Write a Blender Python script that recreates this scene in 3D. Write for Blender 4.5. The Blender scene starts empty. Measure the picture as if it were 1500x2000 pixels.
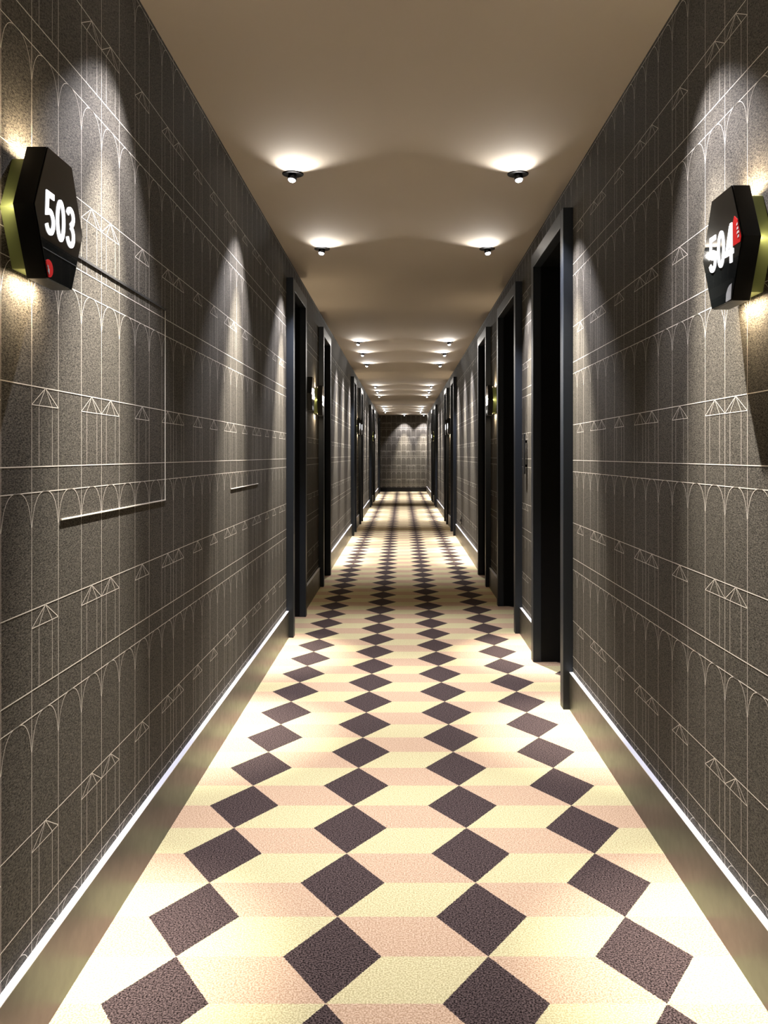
import bpy, bmesh, math, random
from mathutils import Vector, Matrix
C = bpy.context.scene.collection
R = math.radians
F = 1750.0                     # focal length in pixels of the 1500x2000 frame
EYE = 1.156                    # eye height, metres
H = 2.428                      # ceiling height
XL, XR = -0.735, 0.775         # wallpaper planes
YE, YN = 28.3, -2.2            # far wall, wall behind the viewer
# ------------------------------------------------------------------ camera, world, exposure
cd = bpy.data.cameras.new('camera'); cam = bpy.data.objects.new('camera', cd); C.objects.link(cam)
cam.location = (0, 0, EYE); cam.rotation_euler = (R(90), 0, 0)
cd.sensor_fit = 'HORIZONTAL'; cd.sensor_width = 36; cd.lens = 36*F/1500
cd.shift_x = -(786-750)/1500; cd.shift_y = -(1000-889)/1500
cd.clip_start = 0.03; cd.clip_end = 100
bpy.context.scene.camera = cam
w = bpy.data.worlds.new('world'); bpy.context.scene.world = w; w.use_nodes = True
w.node_tree.nodes['Background'].inputs[0].default_value = (0.9, 0.85, 0.8, 1)
w.node_tree.nodes['Background'].inputs[1].default_value = 0.0
vs = bpy.context.scene.view_settings
vs.view_transform = 'Standard'; vs.look = 'None'; vs.exposure = 1.62; vs.gamma = 1.0; vs.use_curve_mapping = False
CORE_W, CORE_A = 240.0, 35     # hot centre of each ceiling spotlight's beam: power, full angle
SPILL_W, SPILL_A = 46.0, 82    # soft outer beam of the same lamp
CEIL_FILL_W, CEIL_FILL_A = 6.0, 100      # added spot at each lamp, aimed upward to brighten the ceiling
LENS_E = 5.0                   # glow of the spotlight lens
HALO_W = 0.5                 # LED strips behind the number signs
# ------------------------------------------------------------------ materials
def new_mat(name):
    m = bpy.data.materials.new(name); m.use_nodes = True
    nt = m.node_tree; b = nt.nodes['Principled BSDF']
    return m, nt, b
def simple(name, col, rough=0.5, metal=0.0, spec=0.5, emit=None, es=0.0, bump=0.0, bscale=200, coat=0.0, rv=0.06):
    m, nt, b = new_mat(name)
    b.inputs['Base Color'].default_value = (*col, 1); b.inputs['Roughness'].default_value = rough
    b.inputs['Metallic'].default_value = metal; b.inputs['Specular IOR Level'].default_value = spec
    b.inputs['Coat Weight'].default_value = coat
    if emit: b.inputs['Emission Color'].default_value = (*emit, 1); b.inputs['Emission Strength'].default_value = es
    tc = nt.nodes.new('ShaderNodeTexCoord'); n = nt.nodes.new('ShaderNodeTexNoise'); n.inputs['Scale'].default_value = bscale
    nt.links.new(tc.outputs['Object'], n.inputs['Vector'])
    mr = nt.nodes.new('ShaderNodeMapRange'); mr.inputs[3].default_value = max(rough-rv, 0.01); mr.inputs[4].default_value = rough+rv
    nt.links.new(n.outputs['Fac'], mr.inputs[0]); nt.links.new(mr.outputs[0], b.inputs['Roughness'])
    if bump:
        bp = nt.nodes.new('ShaderNodeBump'); bp.inputs['Strength'].default_value = bump; bp.inputs['Distance'].default_value = 0.002
        nt.links.new(n.outputs['Fac'], bp.inputs['Height']); nt.links.new(bp.outputs[0], b.inputs['Normal'])
    return m
class NB:
    """tiny node-math builder"""
    def __init__(s, nt): s.nt = nt
    def m(s, op, a, b=None, c=None):
        n = s.nt.nodes.new('ShaderNodeMath'); n.operation = op
        for i, v in enumerate((a, b, c)):
            if v is None: continue
            if isinstance(v, (int, float)): n.inputs[i].default_value = v
            else: s.nt.links.new(v, n.inputs[i])
        return n.outputs[0]
    def mix(s, f, a, b, mode='MIX'):
        n = s.nt.nodes.new('ShaderNodeMix'); n.data_type = 'RGBA'; n.blend_type = mode
        for i, v in ((0, f), (6, a), (7, b)):
            if isinstance(v, (int, float)): n.inputs[i].default_value = v
            elif isinstance(v, tuple): n.inputs[i].default_value = (*v, 1)
            else: s.nt.links.new(v, n.inputs[i])
        return n.outputs[2]
def wallpaper_mat():
    m, nt, b = new_mat('wallpaper'); q = NB(nt)
    tc = nt.nodes.new('ShaderNodeTexCoord')
    mp = nt.nodes.new('ShaderNodeMapping'); mp.inputs['Rotation'].default_value = (R(38), 0, R(38)); mp.inputs['Scale'].default_value = (1, 0.35, 1)
    nt.links.new(tc.outputs['Object'], mp.inputs['Vector'])
    n1 = nt.nodes.new('ShaderNodeTexNoise'); n1.inputs['Scale'].default_value = 420; n1.inputs['Detail'].default_value = 3
    n2 = nt.nodes.new('ShaderNodeTexNoise'); n2.inputs['Scale'].default_value = 2.2; n2.inputs['Detail'].default_value = 3
    nt.links.new(mp.outputs[0], n1.inputs['Vector']); nt.links.new(tc.outputs['Object'], n2.inputs['Vector'])
    r = nt.nodes.new('ShaderNodeMapRange'); r.inputs[1].default_value = 0.34; r.inputs[2].default_value = 0.68
    nt.links.new(n1.outputs['Fac'], r.inputs[0])
    c = q.mix(r.outputs[0], (0.010, 0.0085, 0.007), (0.124, 0.110, 0.091))
    c2 = q.mix(q.m('MULTIPLY', n2.outputs['Fac'], 0.35), c, (0.032, 0.032, 0.019))
    nt.links.new(c2, b.inputs['Base Color'])
    b.inputs['Roughness'].default_value = 0.8; b.inputs['Specular IOR Level'].default_value = 0.12
    bp = nt.nodes.new('ShaderNodeBump'); bp.inputs['Strength'].default_value = 0.35; bp.inputs['Distance'].default_value = 0.001
    nt.links.new(n1.outputs['Fac'], bp.inputs['Height']); nt.links.new(bp.outputs[0], b.inputs['Normal'])
    return m
def carpet_mat():
    m, nt, b = new_mat('carpet'); q = NB(nt)
    tc = nt.nodes.new('ShaderNodeTexCoord'); sp = nt.nodes.new('ShaderNodeSeparateXYZ')
    nz = nt.nodes.new('ShaderNodeTexNoise'); nz.inputs['Scale'].default_value = 260; nz.inputs['Detail'].default_value = 1
    nt.links.new(tc.outputs['Object'], nz.inputs['Vector'])
    wob = nt.nodes.new('ShaderNodeVectorMath'); wob.operation = 'MULTIPLY_ADD'      # tufted, slightly ragged colour edges
    nt.links.new(nz.outputs['Color'], wob.inputs[0]); wob.inputs[1].default_value = (0.006, 0.006, 0); nt.links.new(tc.outputs['Object'], wob.inputs[2])
    nt.links.new(wob.outputs[0], sp.inputs[0]); X, Y = sp.outputs[0], sp.outputs[1]
    PX, PY, X0, Y0 = 0.360, 0.3562, -0.159, 2.069
    u = q.m('DIVIDE', q.m('SUBTRACT', X, X0), PX)
    k = q.m('ROUND', u)
    du = q.m('DIVIDE', q.m('ABSOLUTE', q.m('SUBTRACT', u, k)), 0.1136/PX)
    v = q.m('DIVIDE', q.m('SUBTRACT', Y, Y0), PY)
    par = q.m('ABSOLUTE', q.m('MODULO', k, 2.0))
    vv = q.m('SUBTRACT', v, q.m('MULTIPLY', par, 0.5))
    dv = q.m('DIVIDE', q.m('ABSOLUTE', q.m('SUBTRACT', vv, q.m('ROUND', vv))), 0.5)
    dark = q.m('LESS_THAN', q.m('ADD', du, dv), 1.0)
    g = q.m('ADD', q.m('FLOOR', u), q.m('FLOOR', q.m('MULTIPLY', v, 2.0)))
    odd = q.m('GREATER_THAN', q.m('ABSOLUTE', q.m('MODULO', g, 2.0)), 0.5)
    n1 = nt.nodes.new('ShaderNodeTexNoise'); n1.inputs['Scale'].default_value = 250; n1.inputs['Detail'].default_value = 2
    nt.links.new(tc.outputs['Object'], n1.inputs['Vector'])
    r = nt.nodes.new('ShaderNodeMapRange'); r.inputs[1].default_value = 0.38; r.inputs[2].default_value = 0.63
    nt.links.new(n1.outputs['Fac'], r.inputs[0]); s = r.outputs[0]
    yel = q.mix(s, (0.42, 0.365, 0.19), (0.70, 0.64, 0.38))
    pnk = q.mix(s, (0.37, 0.24, 0.145), (0.66, 0.49, 0.345))
    drk = q.mix(s, (0.004, 0.002, 0.002), (0.120, 0.086, 0.080))
    c = q.mix(dark, q.mix(odd, pnk, yel), drk)
    nt.links.new(c, b.inputs['Base Color']); b.inputs['Roughness'].default_value = 0.95; b.inputs['Specular IOR Level'].default_value = 0.1
    bp = nt.nodes.new('ShaderNodeBump'); bp.inputs['Strength'].default_value = 0.5; bp.inputs['Distance'].default_value = 0.003
    nt.links.new(n1.outputs['Fac'], bp.inputs['Height']); nt.links.new(bp.outputs[0], b.inputs['Normal'])
    return m
M = dict(
    paper=wallpaper_mat(), carpet=carpet_mat(),
    line=simple('printed line', (0.60, 0.56, 0.49), 0.6, 0, 0.2),
    ceil=simple('ceiling paint', (0.50, 0.44, 0.37), 0.9, 0, 0.2, bump=0.05, bscale=90),
    bronze=simple('bronze baseboard', (0.048, 0.044, 0.033), 0.38, 0.25, 0.45, bump=0.02, bscale=30),
    ledge_highlight=simple('painted ledge highlight', (0.82, 0.85, 0.95), 0.35, 0.3, 0.6),  # pale tone paints the downlight's highlight onto the bronze ledge
    slate=simple('slate lacquer', (0.018, 0.023, 0.031), 0.45, 0.0, 0.3, bump=0.08, bscale=160),
    door=simple('black door', (0.004, 0.0045, 0.006), 0.5, 0, 0.2),
    jamb=simple('black jamb', (0.004, 0.004, 0.0045), 0.6, 0, 0.15),
    steel=simple('brushed steel', (0.35, 0.35, 0.36), 0.35, 0.9),
    black=simple('black metal', (0.003, 0.003, 0.004), 0.6, 0, 0.1),
    gloss=simple('gloss black face', (0.006, 0.007, 0.007), 0.025, 0, 0.3, rv=0.006),
    satin=simple('satin black body', (0.009, 0.010, 0.010), 0.38, 0, 0.5),
    green=simple('olive green body', (0.36, 0.44, 0.16), 0.6, 0, 0.4),
    cream=simple('cream underside', (0.55, 0.50, 0.40), 0.5),
    digit=simple('lit numerals', (0.9, 0.9, 0.9), 0.5, emit=(1.0, 0.985, 1.0), es=0.9),
    red=simple('painted red reflection', (0.55, 0.010, 0.008), 0.7, spec=0.05, emit=(1, 0.03, 0.02), es=0.02),
    white=simple('painted white reflection', (0.8, 0.8, 0.8), 0.5),
    grey=simple('painted grey reflection', (0.22, 0.23, 0.25), 0.3),
    led=simple('warm led strip', (0.9, 0.8, 0.6), 0.5, emit=(1.0, 0.80, 0.52), es=1.0),
    lens=simple('lamp lens', (0.9, 0.9, 0.95), 0.2, emit=(0.93, 0.96, 1.0), es=LENS_E),
    plug=simple('black socket plate', (0.006, 0.006, 0.006), 0.4),
    seam=simple('dark seam', (0.005, 0.005, 0.004), 0.8),
)
# ------------------------------------------------------------------ mesh helpers
class MB:
    def __init__(s): s.v, s.f, s.mi = [], [], []
    def quad(s, pts, mi=0):
        n = len(s.v); s.v += [tuple(p) for p in pts]; s.f.append(tuple(range(n, n+len(pts)))); s.mi.append(mi)
    def box(s, lo, hi, mi=0):
        x0, y0, z0 = [min(a, b) for a, b in zip(lo, hi)]; x1, y1, z1 = [max(a, b) for a, b in zip(lo, hi)]
        n = len(s.v)
        s.v += [(x0,y0,z0),(x1,y0,z0),(x1,y1,z0),(x0,y1,z0),(x0,y0,z1),(x1,y0,z1),(x1,y1,z1),(x0,y1,z1)]
        for f in ((0,3,2,1),(4,5,6,7),(0,1,5,4),(1,2,6,5),(2,3,7,6),(3,0,4,7)):
            s.f.append(tuple(n+i for i in f)); s.mi.append(mi)
    def prism(s, poly, a, b, fn, mi=0, side_mi=None):
        """poly: (u,v) list; extruded from depth a to b; fn(u,v,d)->xyz"""
        n = len(s.v); k = len(poly)
        s.v += [tuple(fn(u, v, a)) for u, v in poly] + [tuple(fn(u, v, b)) for u, v in poly]
        s.f.append(tuple(n+i for i in range(k))); s.mi.append(mi)
        s.f.append(tuple(n+k+i for i in reversed(range(k)))); s.mi.append(mi)
        for i in range(k):
            j = (i+1) % k; s.f.append((n+i, n+j, n+k+j, n+k+i)); s.mi.append(mi if side_mi is None else side_mi)
    def lathe(s, prof, mat4, seg=32, mi=0, closed=True):
        """prof: (r,z) rows about local z, moved by mat4"""
        n = len(s.v)
        for r, z in prof:
            for i in range(seg):
                a = 2*math.pi*i/seg; s.v.append(tuple(mat4 @ Vector((r*math.cos(a), r*math.sin(a), z))))
        for j in range(len(prof)-1):
            for i in range(seg):
                k = (i+1) % seg
                s.f.append((n+j*seg+i, n+j*seg+k, n+(j+1)*seg+k, n+(j+1)*seg+i)); s.mi.append(mi)
        if closed:
            s.f.append(tuple(n+i for i in reversed(range(seg)))); s.mi.append(mi)
            b0 = n+(len(prof)-1)*seg; s.f.append(tuple(b0+i for i in range(seg))); s.mi.append(mi)
    def build(s, name, mats, parent=None, bevel=0, smooth=False, fix=True):
        me = bpy.data.meshes.new(name); me.from_pydata(s.v, [], s.f)
        if not isinstance(mats, (list, tuple)): mats = [mats]
        for m in mats: me.materials.append(m)
        me.polygons.foreach_set('material_index', s.mi)
        if fix:
            bm = bmesh.new(); bm.from_mesh(me); bmesh.ops.recalc_face_normals(bm, faces=bm.faces); bm.to_mesh(me); bm.free()
        o = bpy.data.objects.new(name, me); C.objects.link(o)
        if smooth:
            for p in me.polygons: p.use_smooth = True
            e = o.modifiers.new('split', 'EDGE_SPLIT'); e.split_angle = R(35)
        if bevel:
            b = o.modifiers.new('bevel', 'BEVEL'); b.width = bevel; b.segments = 2; b.limit_method = 'ANGLE'
        if parent: o.parent = parent
        return o
def tag(o, label, cat, group=None, kind=None):
    o['label'] = label; o['category'] = cat
    if group: o['group'] = group
    if kind: o['kind'] = kind
    return o
def thing(name, loc, label, cat, group=None, kind=None, rz=0):
    o = bpy.data.objects.new(name, None); C.objects.link(o); o.empty_display_size = 0.05
    o.location = loc; o.rotation_euler = (0, 0, rz)
    return tag(o, label, cat, group, kind)
def copy_tree(o, parent=None):
    c = o.copy(); C.objects.link(c)
    if parent: c.parent = parent
    for ch in list(o.children): copy_tree(ch, c)
    return c
# ------------------------------------------------------------------ doorways (outer casing start / end along the corridor)
CW = 0.075; HB, HT = 2.207, 2.282; DEPTH = 0.17; PROUD = 0.045
DOORS_L = [(5.67, 6.475), (7.85, 8.68), (12.80, 13.52), (14.98, 15.76), (19.90, 20.66), (22.10, 22.86), (27.0, 27.75)]
DOORS_R = [(4.07, 5.08), (5.80, 6.93), (7.85, 8.72), (12.85, 13.65), (14.95, 15.75), (19.90, 20.70), (22.05, 22.85)]
SHELL = 0.30
# ------------------------------------------------------------------ wallpaper drawing: line work printed on the paper, part of each wall's mesh
P = 0.4445; ZA, ZB, ZT = 1.133, 1.0815, 1.2936    # plain line, arch line, triangle line; repeat every P
def strokes(u0, u1, phase, pitch, cells, dense_until):
    """yields (ua,za,ub,zb,width) of the whole drawing between u0 and u1"""
    k = range(-4, 5)
    for j in k:
        for z, wd in ((ZA, .0022), (ZB, .0020), (ZT, .0020)):
            yield (u0, z+j*P, u1, z+j*P, wd)
    n0 = int((u0-phase)//pitch)-1; n1 = int((u1-phase)//pitch)+2
    for n in range(n0, n1):
        u = phase+n*pitch
        yield (u, -1, u, 4, .0016)
        seg = 10 if u < dense_until else 5
        for j in k:
            zt = ZB+j*P; h = 0.062
            pts = []
            for i in range(2*seg+1):
                t = -1+2*i/(2*seg)
                # rounded arch that narrows into the upright at both ends
                z = zt - h*(abs(t)**3.0)*0.82 - 0.18*h*abs(t)**14
                if abs(t) == 1: z = zt-h*1.02
                pts.append((u+pitch/2+t*pitch/2*0.97, z))
            pts[0] = (u+.001, zt-h*1.12); pts[-1] = (u+pitch-.001, zt-h*1.12)
            for a, b in zip(pts, pts[1:]): yield (*a, *b, .0013)
        if cells(n):
            for j in k:
                zt = ZT+j*P; zb = zt-0.0372; uc = u+pitch/2
                tri = [(u, zb, uc, zt), (uc, zt, u+pitch, zb), (u, zb, u+pitch, zb), (uc, zt, u+pitch*.26, zb), (uc, zt, u+pitch*.76, zb)]
                for a in tri: yield (*a, .0015)
                for fr in (.26, .76): yield (u+pitch*fr, zb, u+pitch*fr, ZA+j*P, .0012)
def clip(ua, za, ub, zb, r):
    t0, t1 = 0.0, 1.0; du, dz = ub-ua, zb-za
    for p, q in ((-du, ua-r[0]), (du, r[1]-ua), (-dz, za-r[2]), (dz, r[3]-za)):
        if abs(p) < 1e-12:
            if q < 0: return None
        else:
            t = q/p
            if p < 0: t0 = max(t0, t)
            else: t1 = min(t1, t)
    if t0 >= t1-1e-9: return None
    return ua+t0*du, za+t0*dz, ua+t1*du, za+t1*dz
def draw(mb, fn, rects, *args):
    for ua, za, ub, zb, wd in strokes(*args):
        lo, hi = min(ua, ub), max(ua, ub)
        for r in rects:
            if hi < r[0] or lo > r[1]: continue
            c = clip(ua, za, ub, zb, r)
            if not c: continue
            a, b, c_, d = c; L = math.hypot(c_-a, d-b)
            if L < 1e-5: continue
            nx, nz = -(d-b)/L*wd/2, (c_-a)/L*wd/2
            mb.quad([fn(a+nx, b+nz), fn(c_+nx, d+nz), fn(c_-nx, d-nz), fn(a-nx, b-nz)], 1)
def side_wall(name, x, sgn, doors, phase, pitch, cells, label):
    """sgn +1: corridor lies towards +x"""
    mb = MB(); segs = []; y = YN
    for a, b in doors: segs.append((y, a)); y = b
    segs.append((y, YE))
    for a, b in segs: mb.box((x, a, 0), (x-sgn*SHELL, b, H))
    for a, b in doors: mb.box((x, a, HT), (x-sgn*SHELL, b, H))
    rects = [(a, b, 0.17, H) for a, b in segs] + [(a, b, HT, H) for a, b in doors]
    draw(mb, lambda u, z: (x+sgn*0.0005, u, z), rects, 1.0, YE, phase, pitch, cells, 9.0)
    return tag(mb.build(name, [M['paper'], M['line']], fix=False), label, 'wall', kind='structure'), segs
segL = side_wall('wall_left', XL, 1, DOORS_L, 1.7754, 0.1372, lambda n: n % 12 in (0, 2, 3, 5, 7, 8, 10),
                 'left corridor wall in dark brown paper with pale arcade line drawing')[1]
segR = side_wall('wall_right', XR, -1, DOORS_R, 2.012, 0.1401, lambda n: (n+1) % 5 in (1, 2, 4) ,
                 'right corridor wall in dark brown paper with pale arcade line drawing')[1]
mb = MB(); mb.box((XL-SHELL, YE, 0), (XR+SHELL, YE+0.2, H))
draw(mb, lambda u, z: (u, YE-0.001, z), [(XL, XR, 0.14, H)], XL, XR, -0.66, 0.155, lambda n: n % 5 in (0, 1, 3), -9)
tag(mb.build('wall_far', [M['paper'], M['line']], fix=False), 'papered end wall closing the far end of the corridor', 'wall', kind='structure')
mb = MB(); mb.box((XL-SHELL, YN-0.2, 0), (XR+SHELL, YN, H))
tag(mb.build('wall_near', M['paper']), 'papered wall behind the viewer', 'wall', kind='structure')
mb = MB(); mb.box((XL-SHELL, YN-.2, -0.12), (XR+SHELL, YE+.2, 0))
tag(mb.build('floor', M['carpet']), 'corridor carpet with dark brown diamonds on cream and pink bands', 'carpet floor', kind='structure')
mb = MB(); mb.box((XL-SHELL, YN-.2, H), (XR+SHELL, YE+.2, H+0.12))
tag(mb.build('ceiling', M['ceil']), 'plain warm grey painted corridor ceiling', 'ceiling', kind='structure')
# ------------------------------------------------------------------ baseboards with the downlight highlight painted on top as a pale strip
def baseboard(name, x, sgn, segs, label):
    o = MB(); c = MB()
    for a, b in segs:
        b = min(b, YE-0.018)
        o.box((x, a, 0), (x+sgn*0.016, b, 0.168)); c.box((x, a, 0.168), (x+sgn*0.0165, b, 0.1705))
    t = tag(o.build(name, M['bronze']), label, 'baseboard', kind='structure')
    cp = c.build('baseboard_highlight', M['ledge_highlight'], t); cp['label'] = 'painted ledge highlight on the baseboard'
baseboard('baseboard_left', XL, 1, segL, 'dark bronze baseboard with highlight painted on its top edge along the left wall')
baseboard('baseboard_right', XR, -1, segR, 'dark bronze baseboard with highlight painted on its top edge along the right wall')
mb = MB(); mb.box((XL, YE-0.016, 0), (XR, YE, 0.138))
tag(mb.build('baseboard_far', M['jamb']), 'black baseboard across the foot of the end wall', 'baseboard', kind='structure')
# ------------------------------------------------------------------ doors
def door(idx, x, sgn, a, b, label):
    t = thing('door_%d' % idx, (x, (a+b)/2, 0), label, 'door', kind='structure')
    y0, y1 = a-(a+b)/2, b-(a+b)/2
    f, d = sgn*PROUD, -sgn*DEPTH
    g = 0.0008
    mb = MB()
    mb.box((0, y0+g, 0), (f, y0+CW, HT)); mb.box((0, y1-CW, 0), (f, y1-g, HT)); mb.box((0, y0+CW, HB), (f, y1-CW, HT))
    mb.build('door_casing', M['slate'], t, bevel=0.002)
    mb = MB()
    mb.box((0, y0+g, 0), (d, y0+CW-.004, HT-g)); mb.box((0, y1-CW+.004, 0), (d, y1-g, HT-g)); mb.box((0, y0+CW-.004, HB+.004), (d, y1-CW+.004, HT-g))
    mb.build('door_jamb', M['jamb'], t)
    mb = MB(); D = d-sgn*0.045
    mb.box((d, y0+CW-.03, 0.004), (D, y1-CW+.03, HB+.02))
    lf = mb.build('door_leaf', M['door'], t, bevel=0.002)
    mb = MB()                                                        # raised stiles on the leaf
    e = d+sgn*0.008
    for ya, yb, za, zb in ((y0+CW+.06, y1-CW-.06, 1.16, 1.17), (y0+CW+.06, y1-CW-.06, 2.08, 2.09), (y0+CW+.06, y1-CW-.06, .12, .13),
                           (y0+CW+.06, y0+CW+.07, .12, 2.09), (y1-CW-.07, y1-CW-.06, .12, 2.09)):
        mb.box((d, ya, za), (e, yb, zb))
    mb.build('panel_moulding', M['door'], lf)
    mb = MB(); hy = y0+CW+0.07
    mb.box((d, hy-.02, 0.93), (d+sgn*0.006, hy+.02, 1.13)); mb.box((d, hy-.009, 1.02), (d+sgn*.045, hy+.009, 1.038)); mb.box((d+sgn*.032, hy-.009, 1.02), (d+sgn*.046, hy+.12, 1.038))
    mb.build('door_handle', M['black'], t, bevel=0.002)
    return t
ordw = ['first', 'second', 'third', 'fourth', 'fifth', 'sixth', 'seventh']
i = 1
for k, (a, b) in enumerate(DOORS_L):
    extra = ['nearest the viewer', 'just past the two small signs', 'beyond three lit wall streaks', 'close after the recess with lit skirting', 'far down the corridor', 'near the far end', 'beside the end wall'][k]
    door(i, XL, 1, a, b, 'black recessed door in slate frame, %s on left wall, %s' % (ordw[k], extra)); i += 1
for k, (a, b) in enumerate(DOORS_R):
    extra = ['widest and nearest the viewer', 'past the wall strip with black bar', 'just past a green backed sign', 'beyond three lit wall streaks', 'close after the recess with lit skirting', 'far down the corridor', 'last before the end wall'][k]
    door(i, XR, -1, a, b, 'black recessed door in slate frame, %s on right wall, %s' % (ordw[k], extra)); i += 1
# ------------------------------------------------------------------ number signs
def arc(cx, cy, rx, ry, a0, a1, n):
    return [(cx+rx*math.cos(R(a0+(a1-a0)*i/n)), cy+ry*math.sin(R(a0+(a1-a0)*i/n))) for i in range(n+1)]
def digit_paths(ch):
    """centre lines in a 0..1 wide, 0..1 tall box"""
    e = 0.165; lo, hi = e, 1-e; t = 0.085; T = 1-t
    S = {
     '0': [arc(.5, .5, .5-e, .5-t, 90, 450, 32)],
     '1': [[(.22, .78), (.58, .96), (.58, 0)]],
     '2': [arc(.5, .68, .5-e, .32-t, 170, -20, 14)+[(.22, t), (.95, t)]],
     '3': [arc(.48, .74, .5-e, .26-t, 165, -60, 14)+[(.5, .525)], [(.5, .525)]+arc(.48, .30, .52-e, .30-t, 60, -165, 16)],
     '4': [[(.97, .27), (.12, .27), (.60, .93)], [(.68, 1.0), (.68, 0)]],
     '5': [[(.90, T), (.24, T), (.19, .50)]+arc(.48, .315, .52-e, .315-t, 115, -160, 18)],
     '6': [arc(.5, .31, .5-e, .31-t, 0, 360, 24), arc(.62, .45, .45, .47, 180, 95, 10)],
     '7': [[(.05, T), (.88, T), (.35, 0)]],
     '8': [arc(.5, .75, .46-e, .25-t, 0, 360, 20), arc(.5, .29, .5-e, .29-t, 0, 360, 20)],
     '9': [arc(.5, .69, .5-e, .31-t, 0, 360, 24), arc(.38, .55, .45, .47, 0, -85, 10)],
    }
    return S[ch]
def stroke_mesh(mb, pts, wu, wv, fn, d0, d1):
    """ribbon with different stem width across (wu) and bar height (wv), extruded"""
    n = len(pts); L, Rr = [], []
    closed = math.hypot(pts[0][0]-pts[-1][0], pts[0][1]-pts[-1][1]) < 1e-6
    for i in range(n):
        if closed: a = pts[i-1] if i else pts[-2]; b = pts[i+1] if i < n-1 else pts[1]
        else: a = pts[max(i-1, 0)]; b = pts[min(i+1, n-1)]
        p = pts[i]
        t1 = (p[0]-a[0], p[1]-a[1]); t2 = (b[0]-p[0], b[1]-p[1])
        l1 = math.hypot(*t1) or 1; l2 = math.hypot(*t2) or 1
        if l1 == 1 and t1 == (0, 0): t1, l1 = t2, l2
        if t2 == (0, 0): t2, l2 = t1, l1
        n1 = (-t1[1]/l1, t1[0]/l1); n2 = (-t2[1]/l2, t2[0]/l2)
        m = (n1[0]+n2[0], n1[1]+n2[1]); lm = math.hypot(*m) or 1; m = (m[0]/lm, m[1]/lm)
        k = 1/max(0.45, m[0]*n1[0]+m[1]*n1[1])
        L.append((p[0]+m[0]*wu*k, p[1]+m[1]*wv*k)); Rr.append((p[0]-m[0]*wu*k, p[1]-m[1]*wv*k))
    for i in range(n-1):
        mb.prism([L[i], L[i+1], Rr[i+1], Rr[i]], d0, d1, fn)
SW, SH = 0.122, 0.1235       # half width / half height of the hexagon
def hexa(k, g=0.0): return [(-SW*k, 0), (-SW*k/2, SH*k), (SW*k/2, SH*k), (SW*k, 0), (SW*k/2, -SH*k), (-SW*k/2, -SH*k)]
SZ = 1.610
GREEN_D, BODY_D = 0.032, 0.072
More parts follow.
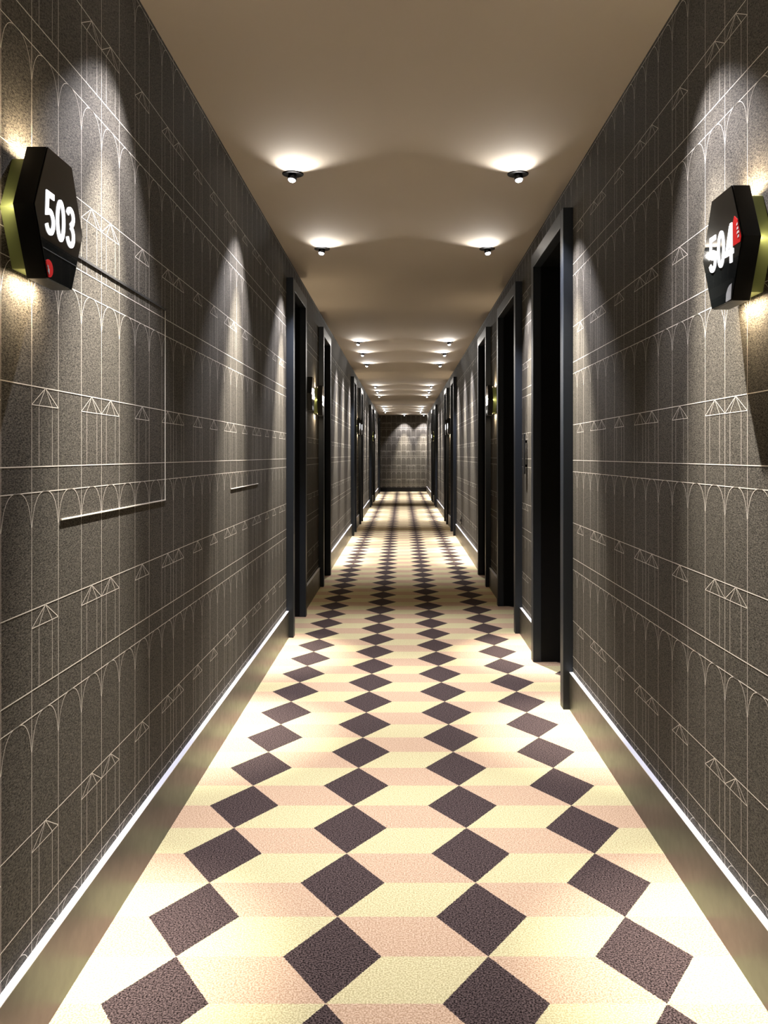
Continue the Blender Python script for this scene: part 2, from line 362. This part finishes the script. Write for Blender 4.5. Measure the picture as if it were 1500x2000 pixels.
def sign(side, y, number, label, near=False):
    """local frame: u along reading direction, v up, d away from the wall"""
    x = XL if side == 'L' else XR
    t = thing('room_number_sign', (x, y, SZ), label, 'sign', 'hexagonal room number signs')
    s = 1 if side == 'L' else -1
    fn = lambda u, v, d: (s*d, s*u, v)
    mb = MB(); mb.prism(hexa(0.84), 0, GREEN_D, fn); mb.build('green_backing', M['green'], t, bevel=0.0012)['label'] = 'smaller olive green hexagonal box against the wall'
    mb = MB(); mb.prism(hexa(1.0), GREEN_D, BODY_D-.003, fn)
    body = mb.build('sign_body', M['satin'], t, bevel=0.0012)
    mb = MB(); mb.prism(hexa(0.993), BODY_D-.003, BODY_D, fn); mb.build('sign_face', M['gloss'], t, bevel=0.0008)['label'] = 'glossy black hexagonal face'
    dw, dh, gap = 0.0475, 0.0845, 0.0045
    for i, ch in enumerate(number):
        u0 = -1.5*dw-gap+i*(dw+gap)
        mb = MB()
        for pth in digit_paths(ch):
            stroke_mesh(mb, [(u0+p[0]*dw, -dh/2+p[1]*dh) for p in pth], 0.0060, 0.0055, fn, BODY_D, BODY_D+0.0015)
        mb.build('numeral', M['digit'], t)['label'] = 'lit white numeral %s' % ch
    # LED strips on the back rim of the body, shining onto the wall above and below the green box
    for sv in (1, -1):
        mb = MB(); v0 = sv*SH*0.90
        mb.box(fn(-SW*.40, v0-.004, GREEN_D-.0035), fn(SW*.40, v0+.004, GREEN_D-.0002))
        mb.build('led_strip', M['led'], t)['label'] = 'warm glowing strip behind the sign'
        ld = bpy.data.lights.new('halo', 'AREA'); ld.shape = 'RECTANGLE'; ld.size = SW*1.0; ld.size_y = 0.012
        ld.energy = HALO_W; ld.color = (1.0, 0.80, 0.55)
        lo = bpy.data.objects.new('halo_light', ld); C.objects.link(lo); lo.parent = t
        d = Vector(fn(0, sv*1.0, -0.42)).normalized()
        lo.location = fn(0, sv*SH*0.97, GREEN_D-.006); lo.rotation_euler = d.to_track_quat('-Z', 'Y').to_euler()
    for su in (1, -1):                                   # side halo, dimmer
        ld = bpy.data.lights.new('halo', 'AREA'); ld.shape = 'RECTANGLE'; ld.size = 0.012; ld.size_y = SH*1.3
        ld.energy = HALO_W*0.10; ld.color = (1.0, 0.80, 0.55)
        lo = bpy.data.objects.new('halo_light', ld); C.objects.link(lo); lo.parent = t
        d = Vector(fn(-su*0.1, 0, -0.8)).normalized()
        lo.location = fn(su*SW*0.97, 0, GREEN_D-.004); lo.rotation_euler = d.to_track_quat('-Z', 'Z').to_euler()
    if near and side == 'L':
        mb = MB(); poly = arc(-0.058, -0.104+.0, 0.019, 0.0165, 0, 360, 24)[:-1]
        poly = [(max(u, -SW*.97*(1-(-v)/SH*0.5)), v) for u, v in poly]
        mb.prism(poly, BODY_D, BODY_D+.0012, fn); o = mb.build('red_reflection', M['red'], t); o['label'] = 'round red reflection painted low on the face'  # red reflection in the glossy face, painted as a flat disc
        mb = MB()
        for (ua, va, ub, vb) in ((-.066, -.112, -.062, -.1), (-.062, -.115, -.058, -.105), (-.0685, -.103, -.064, -.099)):
            mb.prism([(ua, va), (ub, va), (ub, vb), (ua, vb)], BODY_D+.0012, BODY_D+.002, fn)
        mb.build('red_reflection_mark', M['grey'], o)
        mb = MB(); mb.prism([(-.085, -.071), (.088, -.071), (.088, -.0695), (-.085, -.0695)], BODY_D, BODY_D+.0006, fn)
        mb.build('face_seam', M['slate'], t)
    if near and side == 'R':
        mb = MB(); mb.prism([(.074, -.010), (.114, -.010), (.118, .0), (.098, .040), (.080, .052), (.072, .040)], BODY_D, BODY_D+.0012, fn)
        o = mb.build('edge_reflection', M['red'], t); o['label'] = 'painted red reflection at the edge of the face'  # red reflection near the rim, painted as a flat patch
        mb = MB()
        for k, (v, wd) in enumerate(((.004, .010), (.013, .014), (.022, .010), (.031, .008))):
            cu = .106-.25*v
            mb.prism([(cu-wd/2, v-.003), (cu+wd/2, v-.002), (cu+wd/2-.002, v+.003), (cu-wd/2+.002, v+.001)], BODY_D+.0012, BODY_D+.002, fn)
        mb.build('edge_reflection_mark', M['white'], o)
        mb = MB(); poly = [(.030, -.1235+.002), (.033, -.104), (.042, -.094), (.052, -.089), (.066, -.087), (.0605, -.1205)]
        mb.prism(poly, BODY_D, BODY_D+.001, fn); mb.build('grey_reflection', M['grey'], t)['label'] = 'grey reflection painted low on the face'  # light grey reflection on the face, painted as a flat patch
    return t
sign('L', 1.737, '503', 'hexagonal black sign with lit number 503, at left in the foreground', True)
sign('R', 1.976, '504', 'hexagonal black sign with lit number 504, at right in the foreground', True)
for side, y, num, lab in (
    ('L', 6.66, '505', 'small black sign just past the nearest left door, first of a pair'),
    ('L', 7.50, '507', 'small black sign just before the second left door, its green back seen edge on'),
    ('L', 13.95, '509', 'tiny sign sliver past the third left door'),
    ('L', 14.66, '511', 'tiny sign sliver just before the fourth left door'),
    ('L', 21.7, '513', 'faint sign between the fifth and sixth left doors'),
    ('R', 7.46, '506', 'small black sign with bright green back before the third right door'),
    ('R', 13.95, '508', 'tiny sign sliver past the fourth right door'),
    ('R', 14.6, '510', 'tiny sign sliver just before the fifth right door'),
    ('R', 21.6, '512', 'faint sign between the sixth and last right doors')):
    sign(side, y, num, lab)
# ------------------------------------------------------------------ flush access panels in the left wall (outlined by their seams)
def access_panel(y0, y1, z0, z1, label, top=True):
    t = thing('access_panel', (XL, (y0+y1)/2, z0), label, 'wall panel')
    yc = (y0+y1)/2; h = z1-z0; x0, x1 = 0.0006, 0.0026
    if top:
        mb = MB(); mb.box((x0, y0-yc, h-.006), (x1, y1-yc, h)); mb.build('top_seam', M['seam'], t)['label'] = 'dark shadow gap'
        mb = MB(); mb.box((x0, y1-yc-.004, 0), (x1, y1-yc, h-.007)); mb.build('side_seam', M['line'], t)
    mb = MB(); mb.box((x0, y0-yc, 0), (x1+.0006, y1-yc, .0032)); mb.build('bottom_highlight', M['line'], t)['label'] = 'highlight painted on the bottom edge'  # pale strip paints the highlight along the panel's lower edge
    return t
access_panel(1.925, 2.772, 1.016, 1.609, 'flush papered access panel outlined beneath and beyond sign 503')
access_panel(3.83, 4.55, 1.010, 1.606, 'painted edge highlight of a flush access panel farther along the left wall', top=False)
# slim black bar on the right wall, and a socket low down farther on
t = thing('wall_bar', (XR, 5.575, 1.04), 'slim black vertical bar on the strip between two right doors', 'bar handle')
mb = MB(); mb.prism([(-.030, .02), (-.018, 0), (.018, 0), (.030, .02), (.030, .13), (.018, .25), (-.018, .25), (-.030, .13)], .012, .020, lambda u, v, d: (-d, u, v)); mb.build('bar', M['jamb'], t, bevel=.002)
for v in (.05, .20):
    mb = MB(); mb.box((0, -.008, v-.008), (-.012, .008, v+.008)); mb.build('standoff', M['black'], t)
mb = MB(); mb.box((0, -.001, .25), (-.0015, .001, .37)); mb.build('cord', M['seam'], t)
t = thing('wall_socket', (XR, 11.8, .30), 'small black socket plate low on the far right wall', 'socket')
mb = MB(); mb.box((0, -.075, -.05), (-.008, .075, .05)); mb.build('socket_plate', M['plug'], t, bevel=.002)
for u in (-.035, .035):
    mb = MB(); mb.lathe([(.017, 0), (.017, .004), (.013, .004)], Matrix.Translation((-.008, u, 0)) @ Matrix.Rotation(R(-90), 4, 'Y'), 16); mb.build('socket_outlet', M['black'], t)
# ------------------------------------------------------------------ ceiling spotlights
def spotlight(aim):
    t = thing('ceiling_spotlight', (0, 0, 0), '', 'spotlight')
    mb = MB(); mb.lathe([(.020, 0), (.020, -.004), (.046, -.005), (.048, -.003), (.048, 0)][::-1], Matrix.Identity(4), 40); mb.build('trim_ring', M['black'], t, smooth=True)
    d = Vector(aim).normalized(); q = d.to_track_quat('Z', 'Y').to_matrix().to_4x4()
    base = Matrix.Translation((0, 0, -.004)) @ q
    mb = MB(); mb.lathe([(.012, -.004), (.019, .0), (.020, .018), (.0195, .024), (.017, .024), (.016, .020)], base, 28); mb.build('lamp_housing', M['black'], t, smooth=True)
    mb = MB(); mb.lathe([(.0005, .036), (.006, .0355), (.012, .033), (.0165, .028), (.0168, .021)][::-1], base, 28); mb.build('lens', M['lens'], t, smooth=True)['label'] = 'glowing white lens'
    out = Vector((aim[0], aim[1], 0))
    for nm, pw, an, v, col in (('beam_core', CORE_W, CORE_A, d, (1.0, 0.93, 0.84)),
                               ('beam_spill', SPILL_W, SPILL_A, Vector((aim[0]*.15, aim[1], -1)).normalized(), (0.96, 0.93, 1.0)),
                               ('ceiling_fill', CEIL_FILL_W, CEIL_FILL_A, Vector((-math.copysign(.30, aim[0]) if aim[0] else 0, -.9, .42)).normalized(), (1.0, 0.95, 0.88))):  # extra ceiling fill, added beside the lamp's own beams
        ld = bpy.data.lights.new(nm, 'SPOT'); ld.energy = pw; ld.spot_size = R(an); ld.spot_blend = 0.6 if nm == 'beam_spill' else 1.0
        ld.color = col; ld.shadow_soft_size = 0.025 if nm == 'ceiling_fill' else 0.010
        lo = bpy.data.objects.new(nm, ld); C.objects.link(lo); lo.parent = t
        lo.location = Vector((0, 0, -.004)) + d*0.044 + (Vector((v.x, v.y, 0))*.018 if nm == 'ceiling_fill' else Vector()); lo.rotation_euler = v.to_track_quat('-Z', 'Y').to_euler()
    return t
AIM_OUT, AIM_BACK = 0.17, -0.13
protoL = spotlight((-AIM_OUT, AIM_BACK, -1)); protoR = spotlight((AIM_OUT, AIM_BACK, -1)); protoE = spotlight((0, 0.15, -1))
usedp = set()
grp = ['in the nearest group', 'in the second group', 'in the third group', 'in the farthest group']
rows = [(2.30, 0, 'above the frame edge'), (4.05, 0, 'large, nearest in view'), (5.52, 0, 'at the far end'),
        (10.08, 1, 'front one'), (11.19, 1, 'middle one'), (12.53, 1, 'rear one'),
        (16.46, 2, 'front one'), (17.80, 2, 'middle one'), (19.2, 2, 'rear one'),
        (23.6, 3, 'front one'), (24.87, 3, 'middle one'), (26.2, 3, 'rear one')]
for side, x, pr in (('left', -.495, protoL), ('right', .522, protoR)):
    for y, g, wd in rows:
        o = pr if side not in usedp else copy_tree(pr); usedp.add(side)
        o.location = (x, y, H)
        o['label'] = 'black rimmed ceiling spotlight of the %s row, %s, %s' % (side, wd, grp[g]); o['group'] = 'ceiling spotlights along the corridor'
for k, (x, wd) in enumerate(((.06, 'middle of'), (.665, 'right corner of'))):
    o = protoE if k == 0 else copy_tree(protoE)
    o.location = (x, 28.05, H); o['label'] = 'tiny ceiling spotlight against the end wall, at the %s the ceiling edge' % wd; o['group'] = 'ceiling spotlights along the corridor'
